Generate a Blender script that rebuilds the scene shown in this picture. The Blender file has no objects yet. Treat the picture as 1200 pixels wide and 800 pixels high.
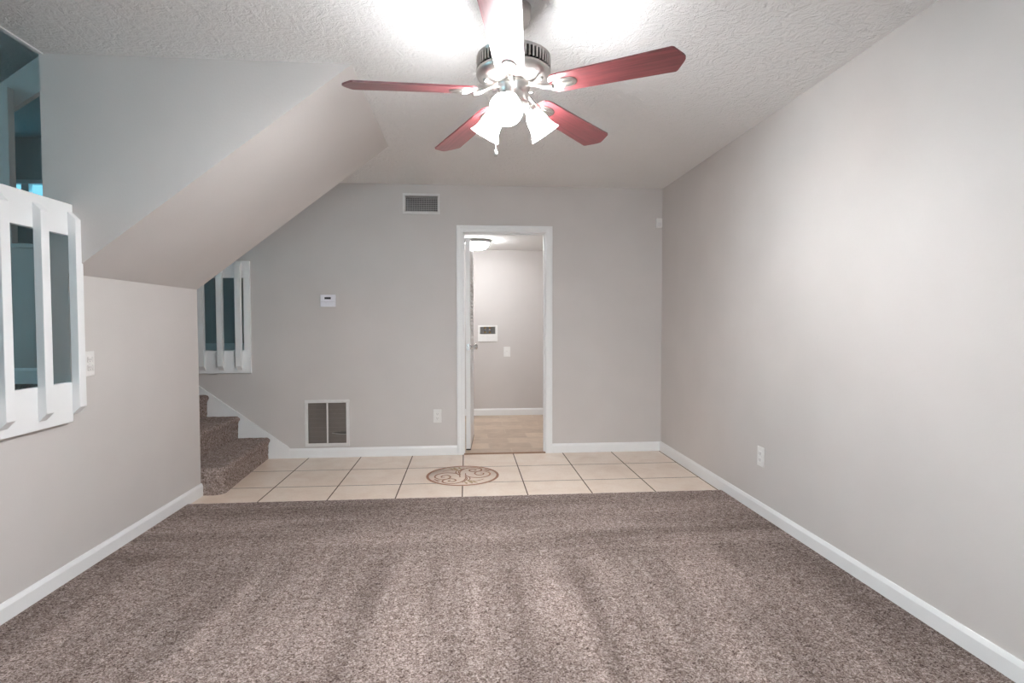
import bpy, bmesh, math, random
from mathutils import Vector, Matrix, noise as mnoise

SC = bpy.context.scene
COL = SC.collection
random.seed(7)

# ------------------------------------------------------------------ camera
FPX, YAW, PITCH, ROLL, EYE = 651.242, 0.0813, -0.0333, 0.0014, 1.2007
def ray(x, y):
    u, v = (x - 600) / FPX, (400 - y) / FPX
    c, s = math.cos(-ROLL), math.sin(-ROLL)
    u, v = c * u - s * v, s * u + c * v
    Y, Z = 1.0, v
    c, s = math.cos(PITCH), math.sin(PITCH)
    Y, Z = c * Y - s * Z, s * Y + c * Z
    X = u
    c, s = math.cos(YAW), math.sin(YAW)
    return Vector((c * X + s * Y, -s * X + c * Y, Z))
cd = bpy.data.cameras.new('camera')
cam = bpy.data.objects.new('camera', cd)
COL.objects.link(cam)
fw = ray(600, 400).normalized()
rt = (ray(700, 400) - ray(600, 400)).normalized()
up = rt.cross(fw).normalized()
M = Matrix((rt, up, -fw)).transposed().to_4x4()
M.translation = (0, 0, EYE)
cam.matrix_world = M
cd.sensor_fit = 'HORIZONTAL'
cd.sensor_width = 36
cd.lens = FPX / 1200 * 36
cd.clip_start = 0.02
SC.camera = cam

# ------------------------------------------------------------------ look, light
SC.view_settings.view_transform = 'Standard'
SC.view_settings.look = 'None'
SC.view_settings.gamma = 1
SC.view_settings.use_curve_mapping = False
SC.view_settings.exposure = 0.33
SC.cycles.use_denoising = True
SC.cycles.max_bounces = 10
SC.cycles.diffuse_bounces = 6
SC.cycles.sample_clamp_indirect = 8

SHADE_GLOW = 80.0       # the three glass shades of the fan
BULB_GLOW = 2100.0        # the bulbs inside them
UTILITY_GLOW = 72.0      # the dome light in the utility room
DAY_REAR = 30.0          # daylight through the window behind the camera
DAY_FOYER = 26.0         # blue daylight through the foyer's far window

FILL_SIDE = 46.0          # bluish fill added to brighten the foyer's post, beam and half wall

world = bpy.data.worlds.new('sky')
SC.world = world
world.use_nodes = True
bg = world.node_tree.nodes['Background']
bg.inputs['Color'].default_value = (0.23, 0.66, 0.86, 1)
bg.inputs['Strength'].default_value = 1.0

def area(name, loc, direction, sx, sy, power, color):
    l = bpy.data.lights.new(name, 'AREA')
    l.shape = 'RECTANGLE'; l.size = sx; l.size_y = sy
    l.energy = power; l.color = color
    o = bpy.data.objects.new(name, l); COL.objects.link(o)
    o.location = loc
    o.rotation_euler = Vector(direction).to_track_quat('-Z', 'Y').to_euler()
    return o
area('daylight_rear_window', (0.2, -1.62, 1.45), (0, 1, 0), 2.2, 1.3, DAY_REAR, (0.93, 0.97, 1.0))
area('daylight_foyer_window', (-5.3, 7.9, 3.45), (0.2, -1, -0.7), 1.6, 0.3, DAY_FOYER, (0.10, 0.65, 1.0))
area('fill_foyer_side', (-7.22, 1.3, 2.35), (1, 0.25, 0), 1.6, 1.1, FILL_SIDE, (0.40, 0.82, 1.0))  # added fill from out of view, for the foyer faces behind the railing

# ------------------------------------------------------------------ materials
def principled(name, color, rough=0.5, metal=0.0, spec=0.5):
    m = bpy.data.materials.new(name); m.use_nodes = True
    b = m.node_tree.nodes['Principled BSDF']
    b.inputs['Base Color'].default_value = (*color, 1)
    b.inputs['Roughness'].default_value = rough
    b.inputs['Metallic'].default_value = metal
    b.inputs['Specular IOR Level'].default_value = spec
    return m, b, m.node_tree
def N(nt, kind, **kw):
    n = nt.nodes.new(kind)
    for k, v in kw.items():
        if k in n.inputs: n.inputs[k].default_value = v
        else: setattr(n, k, v)
    return n
def coords(nt):
    return nt.nodes.new('ShaderNodeNewGeometry').outputs['Position']
def noise_tex(nt, vec, scale, detail=2.0, rough=0.5, dist=0.0):
    n = nt.nodes.new('ShaderNodeTexNoise')
    n.inputs['Scale'].default_value = scale
    n.inputs['Detail'].default_value = detail
    n.inputs['Roughness'].default_value = rough
    n.inputs['Distortion'].default_value = dist
    nt.links.new(vec, n.inputs['Vector'])
    return n.outputs['Fac']
def mapping(nt, vec, scale=(1, 1, 1), loc=(0, 0, 0), rot=(0, 0, 0)):
    n = nt.nodes.new('ShaderNodeMapping')
    n.inputs['Scale'].default_value = scale
    n.inputs['Location'].default_value = loc
    n.inputs['Rotation'].default_value = rot
    nt.links.new(vec, n.inputs['Vector'])
    return n.outputs['Vector']
def ramp(nt, fac, stops):
    r = nt.nodes.new('ShaderNodeValToRGB')
    e = r.color_ramp.elements
    while len(e) < len(stops): e.new(0.5)
    for el, (p, c) in zip(e, stops):
        el.position = p; el.color = (*c, 1)
    nt.links.new(fac, r.inputs['Fac'])
    return r.outputs['Color']
def math_n(nt, op, a, b=None, clamp=False):
    n = nt.nodes.new('ShaderNodeMath'); n.operation = op; n.use_clamp = clamp
    for i, v in enumerate((a, b)):
        if v is None: continue
        if isinstance(v, (int, float)): n.inputs[i].default_value = v
        else: nt.links.new(v, n.inputs[i])
    return n.outputs[0]
def mix(nt, fac, a, b, blend='MIX'):
    n = nt.nodes.new('ShaderNodeMix'); n.data_type = 'RGBA'; n.blend_type = blend
    for sock, v in ((n.inputs['Factor'], fac), (n.inputs['A'], a), (n.inputs['B'], b)):
        if isinstance(v, (int, float)): sock.default_value = v
        elif isinstance(v, tuple): sock.default_value = (*v, 1)
        else: nt.links.new(v, sock)
    return n.outputs['Result']
def bump(nt, b, height, strength, distance):
    n = nt.nodes.new('ShaderNodeBump')
    n.inputs['Strength'].default_value = strength
    n.inputs['Distance'].default_value = distance
    nt.links.new(height, n.inputs['Height'])
    nt.links.new(n.outputs['Normal'], b.inputs['Normal'])

def wall_paint(name, c, rough=0.55):
    m, b, nt = principled(name, c, rough, spec=0.3)
    v = coords(nt)
    f = noise_tex(nt, v, 2.3, 3)
    lo = tuple(x * 0.975 for x in c); hi = tuple(min(1, x * 1.025) for x in c)
    nt.links.new(ramp(nt, f, [(0.3, lo), (0.7, hi)]), b.inputs['Base Color'])
    bump(nt, b, noise_tex(nt, v, 90, 2), 0.08, 0.004)
    return m
PAINT = wall_paint('greige_wall_paint', (0.612, 0.575, 0.556))

def ceiling_mat():
    m, b, nt = principled('stippled_white_ceiling', (0.84, 0.83, 0.82), 0.8, spec=0.2)
    v = coords(nt)
    f = noise_tex(nt, v, 12, 4, 0.6, 2.8)
    g = noise_tex(nt, v, 40, 3, 0.6, 1.6)
    h = math_n(nt, 'ADD', f, math_n(nt, 'MULTIPLY', g, 0.4))
    bump(nt, b, h, 0.6, 0.022)
    return m
CEIL = ceiling_mat()

def trim_mat(name='white_trim_paint', c=(0.86, 0.86, 0.86)):
    m, b, nt = principled(name, c, 0.35, spec=0.45)
    f = noise_tex(nt, coords(nt), 6, 3)
    nt.links.new(ramp(nt, f, [(0.3, tuple(x * 0.97 for x in c)), (0.7, c)]), b.inputs['Base Color'])
    return m
TRIM = trim_mat()

def carpet_mat(name, gain=1.0, scale=1.0, lay=True):
    m, b, nt = principled(name, (0.3, 0.25, 0.22), 0.95, spec=0.05)
    v = coords(nt)
    a = noise_tex(nt, v, 62 * scale, 4, 0.8, 1.2)
    c = noise_tex(nt, v, 150 * scale, 3, 0.75, 0.8)
    s = math_n(nt, 'ADD', math_n(nt, 'MULTIPLY', a, 0.5), math_n(nt, 'MULTIPLY', c, 0.5))
    g = gain
    col = ramp(nt, s, [(0.385, (0.05 * g, 0.032 * g, 0.027 * g)), (0.455, (0.19 * g, 0.138 * g, 0.119 * g)),
                       (0.525, (0.37 * g, 0.297 * g, 0.268 * g)), (0.61, (0.66 * g, 0.56 * g, 0.53 * g))])
    if lay:
        # the lie of the pile left by the vacuum cleaner: passes along the room near, across it further back
        w = nt.nodes.new('ShaderNodeSeparateXYZ'); nt.links.new(v, w.inputs[0])
        x, y = w.outputs[0], w.outputs[1]
        d1 = noise_tex(nt, mapping(nt, v, (0.9, 0.9, 1)), 1.4, 3)
        p1 = noise_tex(nt, mapping(nt, v, (4.6, 0.42, 1), rot=(0, 0, 0.12)), 1.3, 2, 0.5, 0.5)
        p2 = noise_tex(nt, mapping(nt, v, (0.35, 3.2, 1)), 1.25, 3, 0.55, 0.4)
        far = math_n(nt, 'MULTIPLY', math_n(nt, 'SUBTRACT', y, 2.45), 1.6, True)
        pm = mix(nt, far, p1, p2)
        pm2 = mix(nt, 0.3, pm, d1)
        lay_c = ramp(nt, pm2, [(0.37, (0.70, 0.69, 0.685)), (0.5, (0.97, 0.97, 0.97)), (0.61, (1.18, 1.18, 1.185))])
        col = mix(nt, 1.0, col, lay_c, 'MULTIPLY')
    nt.links.new(col, b.inputs['Base Color'])
    bump(nt, b, s, 0.9, 0.02)
    return m
CARPET = carpet_mat('mottled_brown_carpet', 1.1)
STAIR_CARPET = carpet_mat('stair_carpet', 1.25, 1.0, False)

TILE_S, TILE_X0, TILE_Y0 = 0.4574, -0.4929, 4.6176
def tile_mat():
    m, b, nt = principled('beige_ceramic_tile', (0.7, 0.56, 0.42), 0.32, spec=0.5)
    v = coords(nt)
    w = nt.nodes.new('ShaderNodeSeparateXYZ'); nt.links.new(v, w.inputs[0])
    def line(src, off, half):
        t = math_n(nt, 'DIVIDE', math_n(nt, 'SUBTRACT', src, off), TILE_S)
        fr = math_n(nt, 'FRACT', math_n(nt, 'ADD', t, 20.5))
        d = math_n(nt, 'MULTIPLY', math_n(nt, 'ABSOLUTE', math_n(nt, 'SUBTRACT', fr, 0.5)), TILE_S)
        return math_n(nt, 'LESS_THAN', d, half)
    gr = math_n(nt, 'MAXIMUM', line(w.outputs[0], TILE_X0, 0.0042), line(w.outputs[1], TILE_Y0, 0.0042))
    n1 = noise_tex(nt, v, 5.5, 5, 0.6, 0.5)
    c = ramp(nt, n1, [(0.3, (0.76, 0.61, 0.50)), (0.5, (0.83, 0.695, 0.585)), (0.72, (0.88, 0.765, 0.665))])
    sp = noise_tex(nt, v, 60, 3)
    c = mix(nt, 0.12, c, ramp(nt, sp, [(0.4, (0.6, 0.45, 0.34)), (0.6, (0.85, 0.74, 0.62))]))
    c = mix(nt, gr, c, (0.13, 0.085, 0.06))
    nt.links.new(c, b.inputs['Base Color'])
    nt.links.new(mix(nt, gr, (0.3, 0.3, 0.3), (0.9, 0.9, 0.9)), b.inputs['Roughness'])
    bump(nt, b, math_n(nt, 'SUBTRACT', 1.0, gr), 0.5, 0.002)
    return m
TILE = tile_mat()

def vinyl_mat():
    m, b, nt = principled('stone_look_vinyl', (0.55, 0.43, 0.33), 0.4)
    v = coords(nt)
    br = nt.nodes.new('ShaderNodeTexBrick')
    nt.links.new(mapping(nt, v, (1, 1, 1)), br.inputs['Vector'])
    br.inputs['Color1'].default_value = (0.70, 0.56, 0.43, 1)
    br.inputs['Color2'].default_value = (0.40, 0.29, 0.215, 1)
    br.inputs['Mortar'].default_value = (0.58, 0.47, 0.37, 1)
    br.inputs['Scale'].default_value = 1.0
    br.inputs['Mortar Size'].default_value = 0.006
    br.inputs['Brick Width'].default_value = 0.42
    br.inputs['Row Height'].default_value = 0.24
    n = noise_tex(nt, v, 7, 5, 0.65, 0.7)
    c = mix(nt, 0.4, br.outputs['Color'], ramp(nt, n, [(0.3, (0.40, 0.29, 0.215)), (0.7, (0.70, 0.56, 0.44))]))
    nt.links.new(c, b.inputs['Base Color'])
    return m
VINYL = vinyl_mat()

def blade_mat():
    m, b, nt = principled('cherry_wood_blade', (0.2, 0.03, 0.03), 0.33, spec=0.6)
    tc = nt.nodes.new('ShaderNodeTexCoord').outputs['UV']
    f = noise_tex(nt, mapping(nt, tc, (3.0, 60, 1)), 1.5, 5, 0.6, 0.3)
    c = ramp(nt, f, [(0.3, (0.085, 0.018, 0.021)), (0.5, (0.165, 0.034, 0.039)), (0.7, (0.235, 0.058, 0.064))])
    nt.links.new(c, b.inputs['Base Color'])
    b.inputs['Coat Weight'].default_value = 0.5
    b.inputs['Coat Roughness'].default_value = 0.3
    return m
BLADE = blade_mat()
def metal_mat(name, c, rough):
    m, b, nt = principled(name, c, rough, 1.0)
    f = noise_tex(nt, coords(nt), 60, 2)
    nt.links.new(ramp(nt, f, [(0.3, tuple(x * .93 for x in c)), (0.7, c)]), b.inputs['Base Color'])
    return m
NICKEL = metal_mat('brushed_nickel', (0.66, 0.63, 0.60), 0.28)
CHROME = metal_mat('chrome', (0.72, 0.72, 0.72), 0.15)
BRASS = metal_mat('brass', (0.60, 0.42, 0.2), 0.3)
def glow_mat(name, strength, color=(0.97, 0.985, 1.0)):
    m, b, nt = principled(name, (0.9, 0.9, 0.9), 0.3)
    b.inputs['Emission Color'].default_value = (*color, 1)
    b.inputs['Emission Strength'].default_value = strength
    return m
SHADE = glow_mat('lit_frosted_glass_shade', SHADE_GLOW)
BULB = glow_mat('lit_bulb', BULB_GLOW)
DOME = glow_mat('lit_frosted_dome', UTILITY_GLOW, (0.96, 0.985, 1.0))
def plain(name, c, rough=0.45, spec=0.4):
    m, b, nt = principled(name, c, rough, spec=spec)
    f = noise_tex(nt, coords(nt), 30, 2)
    nt.links.new(ramp(nt, f, [(0.3, tuple(x * .95 for x in c)), (0.7, c)]), b.inputs['Base Color'])
    return m
PLASTIC = plain('white_plastic', (0.82, 0.80, 0.78), 0.4)
THERMO = plain('cool_white_plastic', (0.83, 0.82, 0.88), 0.4)
DISPLAY = plain('dark_display', (0.045, 0.045, 0.05), 0.25)
SLOT = plain('dark_slot', (0.30, 0.28, 0.27), 0.6)
DUCT = plain('dark_duct', (0.02, 0.018, 0.017), 0.9)
FILTER = plain('grey_filter_mat', (0.25, 0.21, 0.185), 0.95, 0.1)
GRILLE = plain('painted_metal_grille', (0.74, 0.72, 0.71), 0.4)
VANE = plain('grey_metal_vane', (0.55, 0.53, 0.53), 0.4)
BROWN = plain('brown_threshold', (0.30, 0.17, 0.10), 0.5)
MED_LINE = plain('brown_inlay_line', (0.37, 0.17, 0.095), 0.5)
MED_BASE = plain('tan_inlay_stone', (0.80, 0.66, 0.555), 0.35)
MED_GOLD = plain('ochre_inlay_leaf', (0.50, 0.36, 0.20), 0.5)
GAP_SHADE = plain('dark_gap_shade', (0.05, 0.045, 0.045), 0.7)  # shade of the gap under the louvred door, put into the colour
BEZEL = plain('satin_nickel_rim', (0.42, 0.42, 0.42), 0.35)
def glass_mat():
    m = bpy.data.materials.new('window_glass'); m.use_nodes = True
    nt = m.node_tree; b = nt.nodes['Principled BSDF']
    b.inputs['Base Color'].default_value = (0.95, 0.98, 0.98, 1)
    b.inputs['Roughness'].default_value = 0.0
    b.inputs['Transmission Weight'].default_value = 1.0
    b.inputs['IOR'].default_value = 1.02
    return m
GLASS = glass_mat()

# ------------------------------------------------------------------ mesh builder
class MB:
    def __init__(s): s.v = []; s.f = []; s.sm = []; s.uv = None
    def add(s, vs, fs, smooth=False):
        o = len(s.v); s.v += [tuple(x) for x in vs]
        s.f += [tuple(i + o for i in f) for f in fs]; s.sm += [smooth] * len(fs)
        return s
    def box(s, x0, x1, y0, y1, z0, z1, bevel=0.0, seg=2):
        if x0 > x1: x0, x1 = x1, x0
        if y0 > y1: y0, y1 = y1, y0
        if z0 > z1: z0, z1 = z1, z0
        vs = [(x, y, z) for x in (x0, x1) for y in (y0, y1) for z in (z0, z1)]
        fs = [(0, 1, 3, 2), (4, 6, 7, 5), (0, 4, 5, 1), (2, 3, 7, 6), (0, 2, 6, 4), (1, 5, 7, 3)]
        if bevel <= 0: return s.add(vs, fs)
        return s.beveled(vs, fs, bevel, seg)
    def beveled(s, vs, fs, bevel, seg=2):
        bm = bmesh.new(); vv = [bm.verts.new(p) for p in vs]
        for f in fs: bm.faces.new([vv[i] for i in f])
        bmesh.ops.recalc_face_normals(bm, faces=bm.faces)
        bmesh.ops.bevel(bm, geom=list(bm.edges), offset=bevel, segments=seg, affect='EDGES', profile=0.5)
        bm.verts.index_update()
        s.add([v.co[:] for v in bm.verts], [[v.index for v in f.verts] for f in bm.faces])
        bm.free(); return s
    def prism(s, poly, axis, a, b, bevel=0.0):
        """poly: 2D outline; extruded along axis (0,1,2) from a to b"""
        def P(p, t):
            if axis == 0: return (t, p[0], p[1])
            if axis == 1: return (p[0], t, p[1])
            return (p[0], p[1], t)
        n = len(poly)
        vs = [P(p, a) for p in poly] + [P(p, b) for p in poly]
        fs = [tuple(range(n)), tuple(range(2 * n - 1, n - 1, -1))] + [(i, i + n, (i + 1) % n + n, (i + 1) % n) for i in range(n)]
        if bevel: return s.beveled(vs, fs, bevel, 1)
        return s.add(vs, fs)
    def lathe(s, prof, center=(0, 0, 0), axis=(0, 0, 1), seg=40, smooth=True, cap=True):
        ax = Vector(axis).normalized()
        t = Vector((1, 0, 0)) if abs(ax.x) < 0.9 else Vector((0, 1, 0))
        e1 = ax.cross(t).normalized(); e2 = ax.cross(e1).normalized()
        c = Vector(center); vs = []
        for r, h in prof:
            for k in range(seg):
                a = 2 * math.pi * k / seg
                vs.append(c + ax * h + (e1 * math.cos(a) + e2 * math.sin(a)) * r)
        fs = []
        for i in range(len(prof) - 1):
            for k in range(seg):
                fs.append((i * seg + k, i * seg + (k + 1) % seg, (i + 1) * seg + (k + 1) % seg, (i + 1) * seg + k))
        s.add(vs, fs, smooth)
        if cap:
            n = len(prof) - 1
            if prof[0][0] > 1e-4: s.add(vs[:seg], [tuple(range(seg - 1, -1, -1))])
            if prof[n][0] > 1e-4: s.add(vs[n * seg:], [tuple(range(seg))])
        return s
    def tube(s, pts, r, seg=10, closed=False):
        pts = [Vector(p) for p in pts]; n = len(pts)
        rs = r if isinstance(r, (list, tuple)) else [r] * n
        vs = []; prev = None
        for i, p in enumerate(pts):
            if closed: d = pts[(i + 1) % n] - pts[i - 1]
            else: d = pts[min(i + 1, n - 1)] - pts[max(i - 1, 0)]
            d.normalize()
            if prev is None:
                t = Vector((0, 0, 1)) if abs(d.z) < 0.9 else Vector((1, 0, 0))
                e1 = d.cross(t).normalized()
            else: e1 = (prev - d * prev.dot(d)).normalized()
            prev = e1; e2 = d.cross(e1)
            for k in range(seg):
                a = 2 * math.pi * k / seg
                vs.append(p + (e1 * math.cos(a) + e2 * math.sin(a)) * rs[i])
        fs = []
        m = n if closed else n - 1
        for i in range(m):
            j = (i + 1) % n
            for k in range(seg):
                fs.append((i * seg + k, i * seg + (k + 1) % seg, j * seg + (k + 1) % seg, j * seg + k))
        s.add(vs, fs, True)
        if not closed:
            s.add(vs[:seg], [tuple(range(seg))]); s.add(vs[-seg:], [tuple(range(seg))])
        return s
    def slab(s, axis, t0, t1, us, vs_, filled):
        """wall: cells of a grid in its own plane, filled(i,j) tells which stand; only outer faces are made"""
        def P(u, v, t):
            return {0: (t, u, v), 1: (u, t, v), 2: (u, v, t)}[axis]
        nu, nv = len(us) - 1, len(vs_) - 1
        F = lambda i, j: 0 <= i < nu and 0 <= j < nv and filled(i, j)
        for i in range(nu):
            for j in range(nv):
                if not F(i, j): continue
                u0, u1, v0, v1 = us[i], us[i + 1], vs_[j], vs_[j + 1]
                for t in (t0, t1): s.add([P(u0, v0, t), P(u1, v0, t), P(u1, v1, t), P(u0, v1, t)], [(0, 1, 2, 3)])
                for cond, a, b in ((F(i - 1, j), (u0, v0), (u0, v1)), (F(i + 1, j), (u1, v0), (u1, v1)),
                                   (F(i, j - 1), (u0, v0), (u1, v0)), (F(i, j + 1), (u0, v1), (u1, v1))):
                    if not cond: s.add([P(*a, t0), P(*b, t0), P(*b, t1), P(*a, t1)], [(0, 1, 2, 3)])
        return s
    def build(s, name, mat, parent=None, local=False, weld=True):
        off = Vector((0, 0, 0))
        if parent is not None and not local:
            q = parent
            while q is not None: off += q.location; q = q.parent
        me = bpy.data.meshes.new(name)
        me.from_pydata([Vector(v) - off for v in s.v], [], s.f)
        me.polygons.foreach_set('use_smooth', s.sm)
        bm = bmesh.new(); bm.from_mesh(me)
        if weld: bmesh.ops.remove_doubles(bm, verts=bm.verts, dist=1e-5)
        bmesh.ops.recalc_face_normals(bm, faces=bm.faces)
        bm.to_mesh(me); bm.free()
        me.materials.append(mat); me.update()
        o = bpy.data.objects.new(name, me); COL.objects.link(o)
        if parent is not None: o.parent = parent
        return o

def thing(name, label, cat, loc, group=None, rotz=0.0):
    o = bpy.data.objects.new(name, None); COL.objects.link(o)
    o.empty_display_size = 0.1
    o.location = loc; o.rotation_euler = (0, 0, rotz)
    o['label'] = label; o['category'] = cat
    if group: o['group'] = group
    return o
def tag(o, label, cat, group=None):
    o['label'] = label; o['category'] = cat
    if group: o['group'] = group
    return o
def struct(o, label=None, cat=None):
    o['kind'] = 'structure'
    if label: o['label'] = label
    if cat: o['category'] = cat
    return o
def wall(name, axis, t0, t1, us, vs, holes, mat=PAINT, label=None, cat='wall'):
    """holes: rectangles (u0,u1,v0,v1) left open"""
    us = sorted(set(us + [h[0] for h in holes] + [h[1] for h in holes]))
    vs = sorted(set(vs + [h[2] for h in holes] + [h[3] for h in holes]))
    def filled(i, j):
        u, v = (us[i] + us[i + 1]) / 2, (vs[j] + vs[j + 1]) / 2
        return not any(h[0] < u < h[1] and h[2] < v < h[3] for h in holes)
    return struct(MB().slab(axis, t0, t1, us, vs, filled).build(name, mat), label, cat)

# ------------------------------------------------------------------ the room
XL, XR, YB, H = -1.85, 1.8156, 5.0645, 2.44
YR = -1.4                      # rear wall, behind the camera
WO = -1.95                     # far face of the left wall
Y_OPEN0, Y_OPEN1 = 0.55, 2.757
WALL_END = 4.0
FOY = 0.80                     # foyer floor level
FOYH = 3.56
CARPET_Y, CARPET_Z = 3.782, 0.012

# floors
b = MB().box(XL, XR, CARPET_Y - .02, YB + .03, -0.12, 0.0)
struct(b.build('floor', TILE), 'beige ceramic floor tiles along the back wall', 'floor')
b = MB()
random.seed(3)
nx = 160
edge = [(XL + (XR - XL) * i / nx, CARPET_Y + 0.006 * mnoise.noise(Vector((i * 0.9, 3, 0))) + 0.003 * random.random()) for i in range(nx + 1)]
poly = [(XL, YR), (XR, YR)] + list(reversed(edge))
b.prism(poly, 2, 0.0005, CARPET_Z)
b.box(XL, XR, YR, CARPET_Y - .02, -0.12, 0.0005)
struct(b.build('floor_carpet', CARPET), 'mottled brown wall-to-wall carpet with vacuum marks', 'carpet')

# ceiling
b = MB().box(WO, XR + .12, YR - .12, YB + .12, H, H + 0.12)
struct(b.build('ceiling', CEIL), 'white stippled ceiling over the main room', 'ceiling')

struct(MB().box(WO - .002, WO + .02, Y_OPEN0, Y_OPEN1, H - .006, H, .002).build('trim_6', TRIM), 'thin bead along the ceiling edge above the railed opening', 'trim')

# right wall, rear wall with a window
wall('wall_right', 0, XR, XR + .12, [YR - .12, YB + .12], [-.12, H], [], label='long greige wall on the right', )
RW = (-0.95, 1.35, 0.85, 2.1)
wall('wall_rear', 1, YR - .12, YR, [XL, XR], [-.12, H], [RW], label='greige wall behind the viewer with a window')
# left wall: open above a parapet, then solid up to the stair soffit, stopping at the lower stairs
wall('wall_left', 0, WO, XL, [YR - .12, WALL_END], [-.12, H], [(Y_OPEN0, Y_OPEN1, 0.84, H), (Y_OPEN1, WALL_END, 1.4327, H)],
     label='greige wall on the left with a railed opening')
# back wall: doorway and the small railed opening above the stairs
DX0, DX1, DZ = -0.028, 0.722, 2.019       # clear door opening
BO = (-2.48, -1.952, 0.86, 1.68)
VENT = (-0.548, -0.251, 2.195, 2.342)
RET = (-1.415, -1.076, 0.125, 0.493)
wall('wall_back', 1, YB, YB + .12, [-2.6, XR], [-.12, H], [(DX0 - .018, DX1 + .018, -.12, DZ + .018), BO, VENT, RET],
     label='greige back wall with doorway, grilles and thermostat')
# ducts behind the two grilles
for (x0, x1, z0, z1) in (VENT, RET):
    b = MB()
    b.box(x0 - .01, x1 + .01, YB + .115, YB + .13, z0 - .01, z1 + .01)
    struct(b.build('trim_duct', DUCT))

# sloped stair soffit with its flat near face
b = MB().prism([(WO, 1.4327), (XL, 1.4327), (-0.543, H), (-0.543, H + .02), (WO, H + .02)], 1, Y_OPEN1, WALL_END)
struct(b.build('wall_soffit', PAINT), 'sloped underside of the upper stairs, slanting down to the left wall', 'soffit')

# baseboards
def baseboard_profile(h=0.084, t=0.014):
    return [(0, 0), (t, 0), (t, h - .018), (t - .004, h - .008), (t - .008, h), (0, h)]
def baseboard(name, axis, wall_at, sign, a, b_, z=0.0, h=0.084, label=None):
    prof = [(wall_at + sign * p[0], z + p[1]) for p in baseboard_profile(h)]
    m = MB()
    if axis == 'y': m.prism(prof, 1, a, b_)
    else: m.prism(prof, 0, a, b_)
    return struct(m.build(name, TRIM), label, 'baseboard' if label else None)
HB = 0.089
baseboard('baseboard_right', 'y', XR, -1, YR, YB, h=HB, label='white baseboard along the right wall')
baseboard('baseboard_left', 'y', XL, 1, YR, WALL_END, h=HB, label='white baseboard along the left wall')
baseboard('baseboard_back', 'x', YB, -1, DX1 + .062, XR, h=HB - .004, label='white baseboard right of the doorway')
baseboard('baseboard_back_left', 'x', YB, -1, -1.60, DX0 - .062, h=HB - .004, label='white baseboard between the stairs and the doorway')
baseboard('baseboard_rear', 'x', YR, 1, XL, XR, h=HB)

# ------------------------------------------------------------------ stairs behind the left wall
RISE = [0.19, 0.382, 0.575, FOY]
RUNX = [-1.745, -2.0, -2.26, -2.52]
def step_mesh(i):
    x, zt = RUNX[i], RISE[i]
    zb = 0.0 if i == 0 else RISE[i - 1] - 0.02
    xb = -2.78 if i == 3 else RUNX[i + 1] - 0.03
    r = 0.03
    prof = [(x - .012, zb), (x - .012, zb + .03), (x - .010, zt - .07), (x - .002, zt - .045)]
    for k in range(7):
        a = -0.15 + k / 6 * (math.pi / 2 + .15)
        prof.append((x - r + .006 + r * math.cos(a), zt - r + r * math.sin(a)))
    n = 12
    for k in range(1, n + 1): prof.append((x - r + (xb - x + r) * k / n, zt))
    # densify the riser
    dense = [prof[0]]
    for p, q in zip(prof, prof[1:]):
        m = max(1, int(math.hypot(q[0] - p[0], q[1] - p[1]) / 0.014))
        for k in range(1, m + 1): dense.append((p[0] + (q[0] - p[0]) * k / m, p[1] + (q[1] - p[1]) * k / m))
    y0 = WALL_END + .003; y1 = YB - 0.017
    ny = 76
    vs = []
    for j in range(ny + 1):
        y = y0 + (y1 - y0) * j / ny
        for (px, pz) in dense:
            ox = 0.0
            if i == 0:                       # the bottom step swells forward and rounds off at its free end
                t = (y - y0) / (y1 - y0)
                ox = 0.055 * (1 - t) ** 1.3
                d = y - y0
                if d < 0.07: ox -= (0.07 - math.sqrt(max(0, 0.07 ** 2 - (0.07 - d) ** 2))) * 1.0
                if px < x - .06: ox *= max(0, 1 - (x - .06 - px) / .12)
            p = Vector((px + ox, y, pz))
            nz = mnoise.noise(p * 55) * 0.0045 + mnoise.noise(p * 130) * 0.003
            if zb + .01 < pz: p += Vector((nz, 0, nz * 0.7))
            vs.append(p)
    m = len(dense)
    fs = [(j * m + k, j * m + k + 1, (j + 1) * m + k + 1, (j + 1) * m + k) for j in range(ny) for k in range(m - 1)]
    b = MB().add(vs, fs, True)
    # closed ends and back
    for j in (0, ny):
        ring = [vs[j * m + k] for k in range(m)] + [Vector((xb, vs[j * m].y, zb))]
        b.add(ring, [tuple(range(len(ring)))])
    b.add([Vector((xb, y0, zb)), Vector((xb, y1, zb)), vs[ny * m], vs[0]], [(0, 1, 2, 3)])
    return b
st = thing('staircase', 'short carpeted staircase rising behind the end of the left wall', 'stairs', (-1.9, 4.5, 0))
for i in range(4):
    step_mesh(i).build('step', STAIR_CARPET, st)
# white skirt board against the back wall
def zs(x): return 0.212 + (-1.745 - x) * 0.735
poly = [(-2.75, 0.0), (-1.60, 0.0), (-1.575, 0.0), (-1.575, 0.085), (-1.60, zs(-1.60)), (-2.75, zs(-2.75))]
b = MB().prism(poly, 1, YB - .016, YB)
b.prism([(-2.75, zs(-2.75) - .004), (-1.60, zs(-1.60) - .004), (-1.575, 0.083), (-1.575, 0.088), (-1.598, zs(-1.60) + .006), (-2.75, zs(-2.75) + .008)], 1, YB - .02, YB - .001)
struct(b.build('trim_1', TRIM), 'white sloping skirt board beside the stairs', 'skirt board')
# floor under the stair foot
b = MB().box(-2.8, XL, WALL_END - .02, YB + .03, -0.12, 0.0)
struct(b.build('floor_stair', TILE))

# ------------------------------------------------------------------ railings
def baluster_poly(d0, d1, z0, z1):
    k = (d1 - d0) * 1.0
    return [(d0, z0), (d1, z0 + k), (d1, z1 - k), (d0, z1)]
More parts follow.
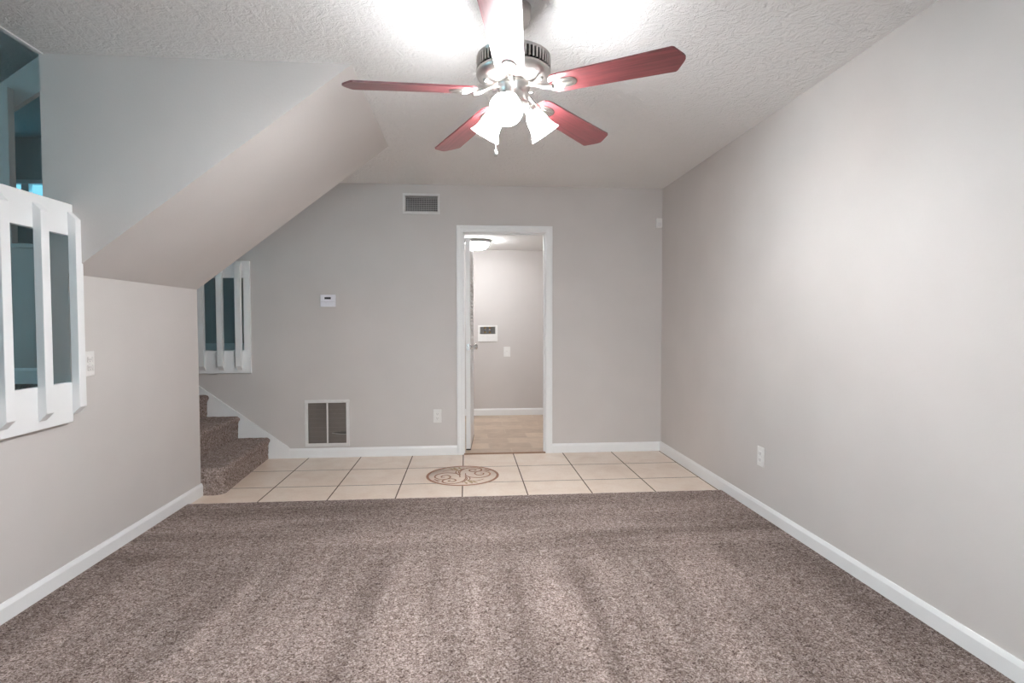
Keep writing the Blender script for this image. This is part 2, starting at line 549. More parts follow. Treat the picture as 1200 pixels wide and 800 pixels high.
# left wall railing (plate on the wall face)
rl = thing('railing', 'large white wooden railing over the opening in the left wall', 'railing', (XL, 1.7, 0.745), 'white flat-rail railings')
del rl['group']
RX = XL + .028
MB().box(XL + .0005, RX, 0.40, 2.757, 1.605, 1.752, .003).build('top_rail', TRIM, rl)
MB().box(XL + .0005, RX, 0.40, 2.728, 0.745, 0.93, .003).build('bottom_rail', TRIM, rl)
MB().box(XL + .0005, RX, 0.40, 0.56, 0.93, 1.605, .001).build('stile', TRIM, rl)
for k in range(11):
    y = 2.744 - 0.2075 * k
    if y < 0.5: break
    MB().prism(baluster_poly(RX, RX + .034, 0.78, 1.715), 1, y - .023, y + .023, .0015).build('baluster', TRIM, rl)
# back wall railing
rb = thing('railing', 'small white wooden railing on the back wall above the stairs', 'railing', (-2.1, YB, 0.76))
RY = YB - .022
MB().box(-2.505, -1.89, RY, YB - .0005, 1.598, 1.745, .003).build('top_rail', TRIM, rb)
MB().box(-2.505, -1.89, RY, YB - .0005, 0.79 - .028, 0.964, .003).build('bottom_rail', TRIM, rb)
MB().box(-1.945, -1.89, RY, YB - .0005, 0.964, 1.598, .001).build('stile', TRIM, rb)
MB().box(-2.505, -2.475, RY, YB - .0005, 0.964, 1.598, .001).build('stile', TRIM, rb)
for k, x in enumerate((-1.982, -2.138, -2.294, -2.448)):
    pl = [(RY, 0.79), (RY - .038, 0.828), (RY - .038, 1.70), (RY, 1.738)]
    MB().prism(pl, 0, x - .024, x + .024, .0015).build('baluster', TRIM, rb)

# ------------------------------------------------------------------ the foyer seen through the left opening
FX0, FY0, FY1 = -7.0, -1.4, 7.6
wall('floor_foyer', 2, FOY - .14, FOY, [FX0, WO], [FY0, FY1], [(-2.78, WO, WALL_END - .02, FY1)], mat=STAIR_CARPET, label='carpeted floor of the raised foyer', cat='floor')
b = MB().box(-2.78, -0.72, YB + .12, FY1, FOY - .14, FOY)
struct(b.build('floor_back', STAIR_CARPET))
b = MB().box(FX0, WO, FY0, FY1, FOYH, FOYH + .1).box(WO, -0.72, YB + .12, FY1, FOYH, FOYH + .1)
struct(b.build('ceiling_foyer', CEIL), 'ceiling of the foyer', 'ceiling')
FW = (-6.3, -4.6, 2.58, 3.03)
FF = (0.5, 2.1, 1.8, 2.9)  # opening added to let the side fill light in, out of view
wall('wall_foyer_back', 1, FY1, FY1 + .12, [FX0, -0.72], [FOY - .14, FOYH + .1], [FW], label='far wall of the dim foyer')
wall('wall_foyer_left', 0, FX0 - .12, FX0, [FY0 - .12, FY1 + .12], [FOY - .14, FOYH + .1], [FF])
wall('wall_foyer_rear', 1, FY0 - .12, FY0, [FX0, WO], [FOY - .14, FOYH + .1], [])
wall('wall_foyer_right', 0, WO, WO + .1, [FY0 - .12, YB + .12], [H + .12, FOYH + .1], [])
wall('wall_foyer_side', 0, -0.72, -0.62, [YB + .12, FY1 + .12], [-.12, FOYH + .1], [])
baseboard('baseboard_foyer', 'x', FY1, -1, FX0, -0.72, z=FOY, h=0.14)
# stub walls closing the stairwell over the back wall and below the foyer floor
b = MB().box(-2.6, WO, YB, YB + .12, H, FOYH)
b.box(WO + .1, -0.62, YB + .121, YB + .2, H + .12, FOYH + .1)
struct(b.build('wall_foyer_header', PAINT))
b = MB().box(-2.86, -2.79, WALL_END, YB, -.12, FOY - .14)
struct(b.build('wall_stair_end', PAINT))
b = MB().box(-2.8, WO, WALL_END - .1, WALL_END, -.12, FOY)
struct(b.build('wall_stair_side', PAINT))
# half wall between foyer and stairwell
b = MB().box(-4.6, -2.55, 3.95, 4.09, FOY, 1.70)
struct(b.build('wall_half', PAINT), 'low grey half wall in the foyer behind the large railing', 'wall')
b = MB().box(-4.62, -2.53, 3.93, 4.11, 1.70, 1.73, .004)
struct(b.build('trim_2', PAINT))
b = MB().prism([(3.95 - p[0], FOY + p[1]) for p in baseboard_profile(.105)], 0, -4.6, -2.55)
struct(b.build('baseboard_half_wall', TRIM), 'white baseboard of the low half wall in the foyer', 'baseboard')
b = MB().box(-3.26, -2.99, 3.945, 3.998, 1.73, 2.752, .004)
struct(b.build('wall_post', PAINT), 'pale post rising above the large railing', 'post')
def zt(x): return 2.79 + (x + 3.077) * 0.76
def zb_(x): return 2.575 + (x + 3.077) * 0.70
b = MB().prism([(-3.30, zb_(-3.30)), (WO - .0, zb_(WO)), (WO, FOYH), (-2.07, FOYH), (-3.30, zt(-3.30))], 1, 4.0, 4.035)
struct(b.build('wall_beam', PAINT), 'sloping grey beam above the post', 'beam')

def window(name, x0, x1, z0, z1, y, inward, mull, label):
    w = bpy.data.objects.new(name, None); COL.objects.link(w); w.location = ((x0 + x1) / 2, y, z0); w['kind'] = 'structure'
    w['label'] = label; w['category'] = 'window'
    fr = MB(); t = .05
    ya, yb = (y - .03, y + .06)
    fr.box(x0, x1, ya, yb, z1 - t, z1, .003).box(x0, x1, ya, yb, z0, z0 + t, .003)
    fr.box(x0, x0 + t, ya, yb, z0 + t, z1 - t, .003).box(x1 - t, x1, ya, yb, z0 + t, z1 - t, .003)
    fr.build('window_frame', TRIM, w)
    for (ma, mb) in mull: MB().box(ma, mb, ya + .01, yb - .01, z0 + t, z1 - t, .003).build('mullion', TRIM, w)
    MB().box(x0 + t, x1 - t, y + .012, y + .016, z0 + t, z1 - t).build('pane', GLASS, w)
    return w
window('window_1', FW[0], FW[1], FW[2], FW[3], FY1 + .03, -1, [(-5.64, -5.55)], 'bright blue window far behind the large railing')
b = MB(); t = .05; xa, xb = FX0 - .09, FX0 - .01  # frame of the unseen window added for the side fill
b.box(xa, xb, FF[0], FF[1], FF[3] - t, FF[3]).box(xa, xb, FF[0], FF[1], FF[2], FF[2] + t)
b.box(xa, xb, FF[0], FF[0] + t, FF[2] + t, FF[3] - t).box(xa, xb, FF[1] - t, FF[1], FF[2] + t, FF[3] - t)
w3 = struct(b.build('window_fill', TRIM), 'unseen window added in the foyer for the side fill light', 'window')
MB().box(FX0 - .052, FX0 - .048, FF[0] + t, FF[1] - t, FF[2] + t, FF[3] - t).build('pane', GLASS, w3)
window('window_2', RW[0], RW[1], RW[2], RW[3], YR - .06, 1, [(0.17, 0.23)], 'window in the wall behind the viewer')

# ------------------------------------------------------------------ doorway and utility room
UX0, UX1, UY0, UY1, UH = -0.60, 1.35, YB + .12, 7.2, 2.14
b = MB().box(UX0, UX1, YB + .03, UY1, -.12, 0.0)
struct(b.build('floor_utility', VINYL), 'stone-look vinyl floor of the utility room', 'floor')
b = MB().box(UX0, UX1, UY0, UY1 + .12, UH, UH + .1)
struct(b.build('ceiling_utility', CEIL), 'white ceiling of the utility room', 'ceiling')
WB = (0.172, 0.370, 1.055, 1.150)
wall('wall_utility_back', 1, UY1, UY1 + .12, [UX0, UX1], [-.12, UH], [WB], label='greige far wall of the utility room')
wall('wall_utility_right', 0, UX1, UX1 + .1, [UY0, UY1 + .12], [-.12, UH + .1], [])
baseboard('baseboard_utility', 'x', UY1, -1, UX0, UX1, h=.088, label='white baseboard across the utility room')

b = MB()                                                    # jamb lining
b.box(DX0 - .018, DX0, YB - .002, YB + .122, 0, DZ).box(DX1, DX1 + .018, YB - .002, YB + .122, 0, DZ)
b.box(DX0 - .018, DX1 + .018, YB - .002, YB + .122, DZ, DZ + .018)
b.box(DX0, DX0 + .011, YB + .05, YB + .085, 0, DZ).box(DX1 - .011, DX1, YB + .05, YB + .085, 0, DZ).box(DX0, DX1, YB + .05, YB + .085, DZ - .011, DZ)
struct(b.build('trim_3', TRIM), 'white jamb lining of the doorway', 'door jamb')
b = MB(); cw = .058
for (x0, x1) in ((DX0 - cw - .004, DX0 - .004), (DX1 + .004, DX1 + cw + .004)):
    b.box(x0, x1, YB - .016, YB, 0, DZ + .004 + cw, .003)
    b.box(x0 + .008 if x0 < 0 else x0 + .03, x0 + .028 if x0 < 0 else x1 - .008, YB - .020, YB - .012, 0, DZ + cw - .01, .002)
b.box(DX0 - .004, DX1 + .004, YB - .016, YB, DZ + .004, DZ + .004 + cw, .003)
b.box(DX0 - .03, DX1 + .03, YB - .020, YB - .012, DZ + .034, DZ + .004 + cw - .008, .002)
struct(b.build('trim_4', TRIM), 'white casing around the doorway', 'door casing')
b = MB().prism([(YB - .012, 0.0), (YB + .03, 0.0), (YB + .022, .007), (YB - .004, .007)], 0, DX0, DX1)
struct(b.build('trim_5', BROWN), 'thin brown threshold strip in the doorway', 'threshold')

# the louvred door, swung into the utility room and seen edge-on
dr = thing('door_1', 'white louvred door standing open edge-on in the doorway', 'door', (0.033, 5.225, 0.0), rotz=-0.057)
dr['kind'] = 'structure'
TH, DL, DZ0, DZ1 = 0.042, 0.71, 0.014, 1.995
b = MB()
b.box(-TH, 0, 0, .085, DZ0, DZ1, .002).box(-TH, 0, DL - .085, DL, DZ0, DZ1, .002)
b.box(-TH, 0, .085, DL - .085, DZ0, .22, .002).box(-TH, 0, .085, DL - .085, .94, 1.06, .002).box(-TH, 0, .085, DL - .085, DZ1 - .11, DZ1, .002)
b.build('door_frame', TRIM, dr, local=True)
b = MB()
for (za, zc) in ((.235, .93), (1.075, DZ1 - .12)):
    n = int((zc - za) / .034)
    for k in range(n + 1):
        z = za + (zc - za) * k / n
        b.prism([(-TH - .001, z + .018), (-TH + .006, z + .022), (0.004, z - .018), (-.004, z - .022)], 1, .085, DL - .085)
b.build('louvers', TRIM, dr, local=True)
b = MB()
kz = 0.975
b.lathe([(.026, 0), (.026, .005), (.012, .008), (.010, .03), (.022, .038), (.027, .05), (.024, .062), (.012, .068), (0, .069)], (0, .055, kz), (1, 0, 0), 28)
b.build('door_knob', CHROME, dr, local=True)['label'] = 'round chrome door knob'
b = MB().box(-.033, -.009, -.002, .001, kz - .03, kz + .03, .0008).box(-.026, -.016, -.009, 0, kz - .008, kz + .008, .001)
b.build('latch_plate', CHROME, dr, local=True)
b = MB().box(-TH, 0, .002, DL - .002, .002, .0139)  # dark strip standing in for the shaded gap below the door
b.build('door_gap_shade', GAP_SHADE, dr, local=True)

# ------------------------------------------------------------------ ceiling fan
FQ = dict(x=0.1886, y=2.22, ph=0.1605, Rc=0.6161, w=0.1367, pit=-0.191, droop=[-0.0587, -0.0953, -0.0583, 0.0276, 0.03], z=2.115)
fc = Vector((FQ['x'], FQ['y'], 0))
fan = thing('ceiling_fan', 'five-bladed cherry wood ceiling fan with three lit glass shades', 'ceiling fan', (FQ['x'], FQ['y'], H))
def at(z): return (FQ['x'], FQ['y'], z)
MB().lathe([(.02, 2.352), (.045, 2.356), (.06, 2.375), (.068, 2.40), (.07, 2.438), (.0, 2.438)], at(0)).build('canopy', NICKEL, fan)
MB().lathe([(.0125, 2.255), (.0125, 2.36)], at(0), seg=20).build('downrod', NICKEL, fan)
mot = MB().lathe([(.0, 2.275), (.03, 2.275), (.055, 2.268), (.115, 2.262), (.138, 2.25), (.146, 2.243), (.136, 2.238), (.136, 2.193),
                  (.146, 2.188), (.147, 2.176), (.141, 2.166), (.125, 2.152), (.095, 2.143), (.06, 2.140), (.0, 2.140)], at(0), seg=64).build('motor_housing', NICKEL, fan)
b = MB()
for k in range(56):
    a = 2 * math.pi * k / 56
    d = Vector((math.cos(a), math.sin(a), 0)); n = Vector((-d.y, d.x, 0))
    vs = []
    for r in (.1385, .1465):
        for s_ in (-.0036, .0036):
            for z in (2.196, 2.236): vs.append(fc + d * r + n * s_ + Vector((0, 0, z)))
    b.add(vs, [(0, 1, 3, 2), (4, 6, 7, 5), (0, 4, 5, 1), (2, 3, 7, 6), (0, 2, 6, 4), (1, 5, 7, 3)])
b.build('vent_fins', NICKEL, mot)
MB().lathe([(.1372, 2.1945), (.1372, 2.2375)], at(0), seg=64, cap=False).build('vent_band', DUCT, mot)
b = MB()                                                    # small bosses on the underside
for k in range(5):
    b = MB()
    a = 2 * math.pi * (k + .5) / 5 + FQ['ph']
    b.lathe([(.0, -.006), (.009, -.005), (.011, .004)], fc + Vector((math.cos(a) * .112, math.sin(a) * .112, 2.147)), (0, 0, 1), 14)
    b.build('motor_screw', NICKEL, mot)
MB().lathe([(.066, 2.142), (.066, 2.128), (.060, 2.122), (.060, 2.075), (.064, 2.068), (.064, 2.055), (.05, 2.042), (.02, 2.034), (.012, 2.026), (.0, 2.022)], at(0), seg=48).build('switch_housing', NICKEL, fan)

def blade_frame(k):
    a = math.pi + FQ['ph'] - k * 2 * math.pi / 5
    d = Vector((math.cos(a), math.sin(a), 0)); n = Vector((-math.sin(a), math.cos(a), 0)); z = Vector((0, 0, 1))
    dr_ = FQ['droop'][k]
    d2 = d * math.cos(dr_) + z * math.sin(dr_)
    m = n * math.cos(FQ['pit']) + z * math.sin(FQ['pit'])
    nn = d2.cross(m).normalized()
    return Vector((FQ['x'], FQ['y'], FQ['z'])), d, d2, m, nn
W2 = FQ['w'] / 2
half = [(.150, .030), (.156, .042), (.172, .0515), (.20, .055), (.40, .061), (.60, W2 - .0005), (.612, W2), (.620, W2 - .006), (.647, .017), (.651, .007), (.652, 0)]
outl = [(r, -w) for r, w in half] + [(r, w) for r, w in reversed(half[:-1])]
for k in range(5):
    o, d, d2, m, nn = blade_frame(k)
    me = MB(); n = len(outl)
    def BP(r, s_, t): return o + d2 * r + m * s_ + nn * t
    vs = []
    ringo = [(1.0, -.0035), (1.0, .0035)]
    vs = [BP(r, s_, -.0035) for r, s_ in outl] + [BP(r, s_, .0035) for r, s_ in outl]
    fs = [tuple(range(n)), tuple(range(2 * n - 1, n - 1, -1))] + [(i, i + n, (i + 1) % n + n, (i + 1) % n) for i in range(n)]
    me.add(vs, fs)
    bo = me.build('blade', BLADE, fan, weld=False)
    uvl = bo.data.uv_layers.new(name='UVMap')
    for lp in bo.data.loops:
        p = bo.data.vertices[lp.vertex_index].co + Vector((FQ['x'], FQ['y'], H)) - o
        uvl.data[lp.index].uv = (p.dot(d2) + k * 1.7, p.dot(m))
    # the blade iron: an arm that ends in a slotted oval plate under the blade root
    ir = MB()
    base = fc + d * .058 + Vector((0, 0, 2.137))
    ctrl = [base, fc + d * .095 + Vector((0, 0, 2.126)), BP(.135, 0, -.013), BP(.165, 0, -.009)]
    if nn.z < 0: ctrl[2:] = [BP(.135, 0, .013), BP(.165, 0, .009)]
    sg = -1 if nn.z > 0 else 1
    pts = []
    for i in range(13):
        t = i / 12
        p = ctrl[0] * (1 - t) ** 3 + ctrl[1] * 3 * t * (1 - t) ** 2 + ctrl[2] * 3 * t * t * (1 - t) + ctrl[3] * t ** 3
        pts.append(p)
    ir.tube(pts, [.011 - .002 * math.sin(math.pi * i / 12) for i in range(13)], 12)
    oval = []
    for (q, tt) in ((1.0, .004), (1.0, .007), (.88, .0095), (.4, .0105), (.0, .0108)):
        oval.append([BP(.207 + .050 * q * math.cos(2 * math.pi * i / 36), (.029 + .004 * math.cos(2 * math.pi * i / 36)) * q * math.sin(2 * math.pi * i / 36), sg * tt) for i in range(36)])
    ir.add([p for row in oval for p in row], [(a * 36 + i, a * 36 + (i + 1) % 36, (a + 1) * 36 + (i + 1) % 36, (a + 1) * 36 + i) for a in range(4) for i in range(36)], True)
    for s_ in (-.011, .011):
        ir.tube([BP(.207 - .034, s_ * .7, sg * .0095), BP(.207, s_ * 1.1, sg * .0125), BP(.207 + .034, s_ * .8, sg * .0095)], [.002, .0038, .002], 8)
    ir.build('blade_iron', NICKEL, fan)

def lamp(az, tilt):
    az = math.radians(az)
    d = Vector((math.cos(az), math.sin(az), 0)); ax = (d * math.sin(tilt) - Vector((0, 0, 1)) * math.cos(tilt)).normalized()
    neck = fc + d * .070 + Vector((0, 0, 2.062))
    am = MB()
    pts = [fc + d * .040 + Vector((0, 0, 2.062)), fc + d * .058 + Vector((0, 0, 2.074)), neck - ax * .012 + Vector((0, 0, .004)), neck + ax * .004]
    am.tube(pts, .0085, 10)
    am.lathe([(.016, -.008), (.025, -.002), (.027, .014), (.024, .022)], neck, ax, 28)
    arm = am.build('lamp_arm', NICKEL, fan)
    prof = [(.022, .006), (.026, .018), (.036, .036), (.041, .058), (.044, .080), (.052, .102), (.062, .120), (.060, .1205), (.050, .103), (.042, .081), (.039, .058), (.034, .037), (.024, .020), (.0, .016)]
    sh = MB().lathe(prof, neck, ax, 36, cap=False).build('lamp_shade', SHADE, fan)
    MB().lathe([(.0, .018), (.012, .02), (.013, .04), (.024, .062), (.027, .078), (.022, .094), (.010, .103), (.0, .105)], neck, ax, 24).build('bulb', BULB, sh)
lamp(-105, 0.86); lamp(21, 0.66); lamp(143, 0.62)
b = MB()
cx, cy = FQ['x'] - .072, FQ['y'] - .02
for k in range(30):
    z = 2.062 - k * .0064
    b.lathe([(.0, -.0028), (.0024, -.0016), (.0028, 0), (.0024, .0016), (.0, .0028)], (cx, cy, z), (0, 0, 1), 8)
b.tube([(cx + .006, cy + .003, 2.064), (cx, cy, 2.064), (cx, cy, 1.875)], .0009, 6)
ch = b.build('pull_chain', NICKEL, fan)
MB().lathe([(.0, 1.852), (.006, 1.853), (.0075, 1.862), (.006, 1.872), (.003, 1.879), (.0, 1.88)], (cx, cy, 0), (0, 0, 1), 18).build('chain_fob', NICKEL, ch)

# ------------------------------------------------------------------ wall fittings
# supply grille high on the back wall
v = thing('supply_vent', 'small white air vent high on the back wall left of the doorway', 'vent', (-0.3995, YB, 2.176))
x0, x1, z0, z1 = -0.565, -0.234, 2.176, 2.360
b = MB(); t = .022; y0 = YB - .008; y1 = YB - .0005
b.box(x0, x1, y0, y1, z1 - t, z1, .002).box(x0, x1, y0, y1, z0, z0 + t, .002).box(x0, x0 + t, y0, y1, z0 + t, z1 - t, .002).box(x1 - t, x1, y0, y1, z0 + t, z1 - t, .002)
b.build('vent_frame', GRILLE, v)
b = MB(); n = 24
for k in range(n):
    x = x0 + t + (x1 - x0 - 2 * t) * (k + .5) / n
    b.box(x - .002, x + .002, YB - .003, YB + .014, z0 + t - .004, z1 - t + .004)
b.build('vertical_vanes', VANE, v)
b = MB(); n = 8
for k in range(n):
    z = z0 + t + (z1 - z0 - 2 * t) * (k + .5) / n
    b.prism([(YB + .018, z - .004), (YB + .019, z - .004), (YB + .032, z + .005), (YB + .031, z + .005)], 0, x0 + t - .003, x1 - t + .003)
b.build('horizontal_vanes', VANE, v)

# return grille low on the back wall
v = thing('return_air_grille', 'white two-panel return air grille low on the back wall', 'vent', (-1.2455, YB, 0.099))
x0, x1, z0, z1 = -1.441, -1.05, 0.099, 0.519
b = MB(); t = .029; y0 = YB - .012
xm = (x0 + x1) / 2 + .002
b.box(x0, x1, y0, y1, z1 - t, z1, .003).box(x0, x1, y0, y1, z0, z0 + t, .003).box(x0, x0 + t, y0, y1, z0 + t, z1 - t, .003).box(x1 - t, x1, y0, y1, z0 + t, z1 - t, .003)
b.box(xm - .007, xm + .007, y0, y1, z0 + t, z1 - t, .002)
b.box(x0 - .004, x0 + .003, y0 + .002, y1, .295, .315, .001)
b.build('grille_frame', GRILLE, v)
for (xa, xb) in ((x0 + t, xm - .007), (xm + .007, x1 - t)):
    b = MB(); n = 26
    for k in range(n):
        x = xa + (xb - xa) * (k + .5) / n
        b.box(x - .0007, x + .0007, YB + .001, YB + .006, z0 + t - .003, z1 - t + .003)
    for k in range(9):
        z = z0 + t + (z1 - z0 - 2 * t) * (k + .5) / 9
        b.box(xa - .003, xb + .003, YB + .006, YB + .008, z - .0008, z + .0008)
    b.build('grille_bars', plain('dusty_bar', (0.36, 0.32, 0.30), .6), v)
    b = MB()
    zlo, zhi = z0 + t - .004, z1 - t + .004
    nseg = 20
    if xa < xm - .05:
        b.box(xa - .004, xb + .004, YB + .012, YB + .022, zlo, zhi)
    else:                                                   # the right filter is torn: a lens-shaped slit
        zc_ = 0.216
        low, hi_ = [], []
        for i in range(nseg + 1):
            x = xa - .004 + (xb - xa + .008) * i / nseg
            s_ = max(0.0, (x - (xa + .022)) / (xb - xa - .02))
            op = .026 * min(1, s_ * 1.5) if s_ > 0 else 0.0
            low.append((x, zc_ - op * .4)); hi_.append((x, zc_ + op * .6 + .0001))
        b.prism([(xa - .004, zlo), (xb + .004, zlo)] + list(reversed(low)), 1, YB + .010, YB + .022)
        b.prism(hi_ + [(xb + .004, zhi), (xa - .004, zhi)], 1, YB + .012, YB + .022)
        c = MB()
        c.prism([(p[0], p[1] - .003) for p in low[4:]] + [(p[0], p[1] + .0008) for p in reversed(low[4:])], 1, YB + .008, YB + .0095)
        c.build('torn_edge', GRILLE, v)['label'] = 'pale torn edge of the filter'
    b.build('filter', FILTER, v)

# thermostat
v = thing('thermostat', 'white square thermostat with a dark display on the back wall', 'thermostat', (-1.223, YB, 1.347))
MB().box(-1.289, -1.157, YB - .024, YB - .0005, 1.347, 1.453, .004).build('thermostat_body', THERMO, v)
MB().box(-1.252, -1.197, YB - .0255, YB - .0235, 1.413, 1.431, .0006).build('display', DISPLAY, v)
MB().box(-1.285, -1.161, YB - .0248, YB - .0238, 1.3885, 1.3898).build('cover_seam', SLOT, v)

# outlets
def outlet(label, origin, udir, ndir, group='wall outlets', name='wall_outlet', w=.074, h=.122, decora=False):
    """origin: centre on the wall face; udir across, ndir out of the wall"""
    root = thing(name, label, 'outlet', origin, group)
    u, n, z = Vector(udir), Vector(ndir), Vector((0, 0, 1)); o = Vector(origin)
    def bx(u0, u1, z0, z1, n0, n1, bev=0):
        p = [o + u * a + z * b_ + n * c for a in (u0, u1) for b_ in (z0, z1) for c in (n0, n1)]
        mn = [min(q[i] for q in p) for i in range(3)]; mx = [max(q[i] for q in p) for i in range(3)]
        return (mn[0], mx[0], mn[1], mx[1], mn[2], mx[2], bev)
    MB().box(*bx(-w / 2, w / 2, -h / 2, h / 2, .0004, .006, .0022)).build('cover_plate', PLASTIC, root)
    if decora:
        f = MB().box(*bx(-.0165, .0165, -.033, .033, .006, .008, .0008)).build('receptacle', PLASTIC, root)
        MB().box(*bx(-.007, -.005, .006, .014, .008, .0084)).box(*bx(.005, .007, .006, .014, .008, .0084)).build('slots', SLOT, f)
        return root
    for s_ in (-1, 1):
        zc_ = s_ * .0195
        f = MB().box(*bx(-.0165, .0165, zc_ - .014, zc_ + .014, .006, .0082, .004)).build('receptacle', PLASTIC, root)
        m = MB()
        m.box(*bx(-.0075, -.005, zc_ - .004, zc_ + .007, .0080, .0086)).box(*bx(.005, .0075, zc_ - .004, zc_ + .006, .0080, .0086))
        m.box(*bx(-.0022, .0022, zc_ - .011, zc_ - .0065, .0080, .0086))
        m.build('slots', SLOT, f)
    MB().lathe([(.0035, .006), (.003, .0075), (.0, .0078)], origin, ndir, 12).build('screw', PLASTIC, root)
    return root
outlet('white outlet low on the back wall, just left of the doorway', (-0.268, YB, 0.358), (1, 0, 0), (0, -1, 0))
outlet('white outlet low on the right wall', (XR, 3.281, 0.372), (0, 1, 0), (-1, 0, 0))
outlet('white outlet on the left wall beside the large railing', (XL, 2.880, 1.004), (0, 1, 0), (1, 0, 0))
outlet('white outlet on the utility room wall below the washer valve box', (0.520, UY1, 0.827), (1, 0, 0), (0, -1, 0), w=.086, h=.13, decora=True)

# motion sensor in the corner
v = thing('motion_sensor', 'small white motion sensor high in the right back corner', 'sensor', (1.78, YB, 2.075))
MB().box(1.748, 1.806, YB - .030, YB - .0005, 2.078, 2.165, .006).build('sensor_body', PLASTIC, v)
MB().box(1.757, 1.797, YB - .0325, YB - .029, 2.088, 2.125, .0015).build('sensor_lens', GRILLE, v)

# washer valve box
v = thing('washer_valve_box', 'white recessed washer valve box on the utility room wall', 'valve box', (0.271, UY1, 0.96))
x0, x1, z0, z1 = 0.144, 0.398, 0.96, 1.171
b = MB(); ya, yb = UY1 - .01, UY1 - .0005
b.box(x0, x1, ya, yb, WB[3], z1, .002).box(x0, x1, ya, yb, z0, WB[2], .002)
b.box(x0, WB[0], ya, yb, WB[2], WB[3], .002).box(WB[1], x1, ya, yb, WB[2], WB[3], .002)
b.build('box_frame', PLASTIC, v)
b = MB()
b.box(WB[0] - .006, WB[1] + .006, UY1 + .085, UY1 + .092, WB[2] - .006, WB[3] + .006)
b.build('box_back', plain('grey_box_liner', (.42, .41, .40)), v)
for x in (0.238, 0.300):
    f = MB()
    f.lathe([(.013, 1.151), (.013, 1.128), (.009, 1.122), (.009, 1.088), (.014, 1.086), (.014, 1.070), (.0, 1.069)], (x, UY1 + .045, 0), (0, 0, 1), 18)
    f.tube([(x, UY1 + .045, 1.108), (x, UY1 + .012, 1.108)], .007, 10)
    q = f.build('valve', BRASS, v)
    MB().lathe([(.0, -.006), (.016, -.005), (.016, .004), (.0, .005)], (x, UY1 + .012, 1.108), (0, 1, 0), 16).build('valve_handle', SLOT, q)
MB().lathe([(.016, 0), (.016, .003), (.012, .003), (.012, 0)], (0.345, UY1 + .045, 1.056), (0, 0, 1), 20).build('drain', SLOT, v)

# dome light of the utility room
v = thing('ceiling_light', 'round flush dome light on the utility room ceiling', 'ceiling light', (0.125, 6.36, UH))
c = (0.125, 6.36, 0)
MB().lathe([(.0, UH - .001), (.140, UH - .001), (.152, UH - .010), (.154, UH - .026), (.146, UH - .034), (.136, UH - .034), (.136, UH - .02), (.0, UH - .02)], c, seg=48).build('metal_rim', BEZEL, v)
MB().lathe([(.136, UH - .030), (.130, UH - .052), (.112, UH - .078), (.082, UH - .098), (.045, UH - .109), (.0, UH - .112)], c, seg=48).build('glass_dome', DOME, v)

# ------------------------------------------------------------------ inlaid medallion on the tile floor
MC = Vector((-0.036, 4.363, 0)); MR = 0.285
md = thing('floor_medallion', 'round brown scrollwork medallion inlaid in the tile floor before the doorway', 'medallion', (MC.x, MC.y, 0))
MB().lathe([(MR, .0003), (MR, .0015), (.0, .0015)], (MC.x, MC.y, 0), seg=72).build('stone_disc', MED_BASE, md)
def ribbon(pts, w, z=.0016, h=.0012):
    pts = [Vector((p[0], p[1], 0)) for p in pts]; n = len(pts)
    ws = w if isinstance(w, list) else [w] * n
    m = MB(); vs = []
    for i, p in enumerate(pts):
        d = (pts[min(i + 1, n - 1)] - pts[max(i - 1, 0)]).normalized(); q = Vector((-d.y, d.x, 0))
        for s_, zz in ((-1, z), (1, z), (1, z + h), (-1, z + h)): vs.append(MC + p + q * s_ * ws[i] / 2 + Vector((0, 0, zz - .0003)))
    fs = []
    for i in range(n - 1):
        for k in range(4):
            fs.append((i * 4 + k, i * 4 + (k + 1) % 4, (i + 1) * 4 + (k + 1) % 4, (i + 1) * 4 + k))
    fs += [(0, 1, 2, 3), tuple(4 * (n - 1) + k for k in range(4))]
    return m.add(vs, fs)
ringp = [(MR * .965 * math.cos(2 * math.pi * i / 96), MR * .965 * math.sin(2 * math.pi * i / 96)) for i in range(97)]
ribbon(ringp, .020).build('border_ring', MED_LINE, md)
def rot180(pts): return [(-x, -y) for x, y in pts]
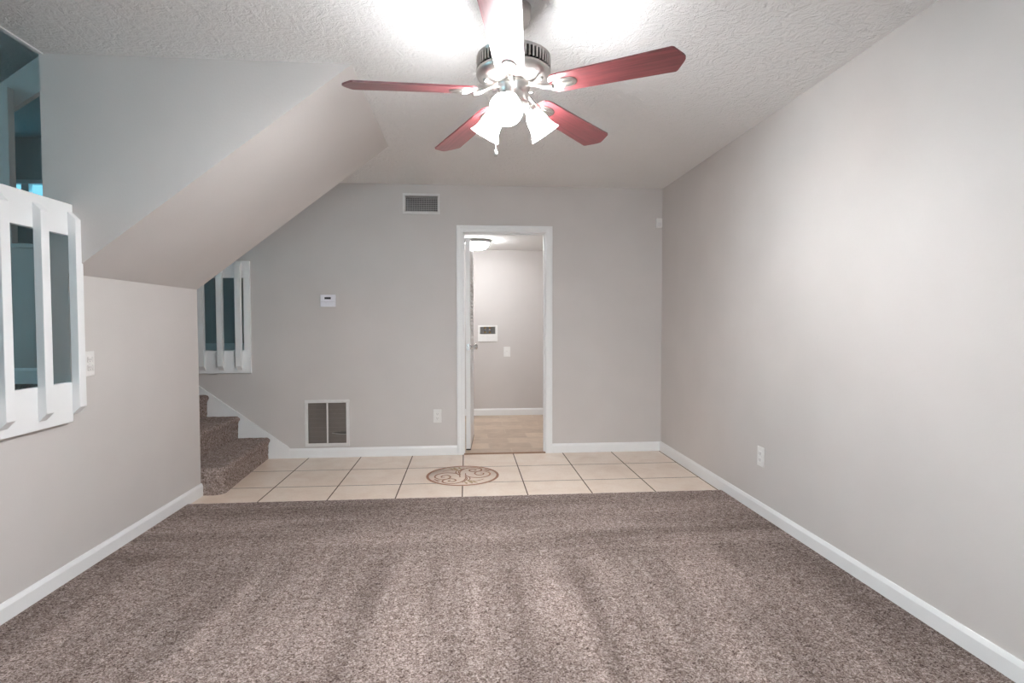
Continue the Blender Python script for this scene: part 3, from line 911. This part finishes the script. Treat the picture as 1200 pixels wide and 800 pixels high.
def smooth(ctrl, per=8):
    P = [ctrl[0]] + ctrl + [ctrl[-1]]; out = []
    for i in range(1, len(P) - 2):
        for k in range(per):
            t = k / per
            out.append(tuple(.5 * (2 * P[i][c] + (P[i + 1][c] - P[i - 1][c]) * t + (2 * P[i - 1][c] - 5 * P[i][c] + 4 * P[i + 1][c] - P[i + 2][c]) * t * t
                                   + (3 * P[i][c] - P[i - 1][c] - 3 * P[i + 1][c] + P[i + 2][c]) * t ** 3) for c in (0, 1)))
    out.append(ctrl[-1]); return out
SCROLL = [
    ([(-.09, .05), (-.07, .42), (.07, .72), (.31, .83), (.53, .70), (.55, .48), (.41, .35), (.25, .38), (.19, .53), (.29, .64), (.40, .57), (.34, .49)], .045),
    ([(.08, .20), (.10, -.05), (.24, -.23), (.50, -.29), (.73, -.14), (.80, .12), (.70, .33), (.56, .40)], .045),
    ([(.56, .40), (.42, .34), (.35, .16), (.44, -.02), (.58, .02), (.61, .17), (.51, .19)], .042),
    ([(-.06, .10), (-.13, .34), (-.06, .60), (.02, .74)], .034),
    ([(-.13, .08), (-.21, .34), (-.15, .58)], .03),
    ([(.62, .52), (.72, .46), (.80, .34)], .034),
    ([(.66, .62), (.74, .52), (.84, .46)], .03),
    ([(-.20, .56), (-.38, .60), (-.52, .52), (-.60, .44)], .026),
]
LEAF = [([(-.12, .50), (-.22, .66), (-.27, .86)], .10), ([(-.04, .66), (-.10, .78), (-.12, .90)], .06), ([(-.30, .60), (-.34, .72), (-.42, .80)], .06)]
for mirror in (False, True):
    for src, mat_, nm in ((SCROLL, MED_LINE, 'scroll'), (LEAF, MED_GOLD, 'leaf')):
        for ctrl, w in src:
            q = [(x * MR * .95, y * MR * .95) for x, y in smooth(ctrl)]
            if mirror: q = rot180(q)
            n = len(q)
            ws = [w * MR * ((.25 + .75 * math.sin(math.pi * (.15 + .7 * i / (n - 1)))) if nm == 'scroll' else (.12 + .88 * math.sin(math.pi * i / (n - 1)))) for i in range(n)]
            ribbon(q, ws).build(nm, mat_, md)
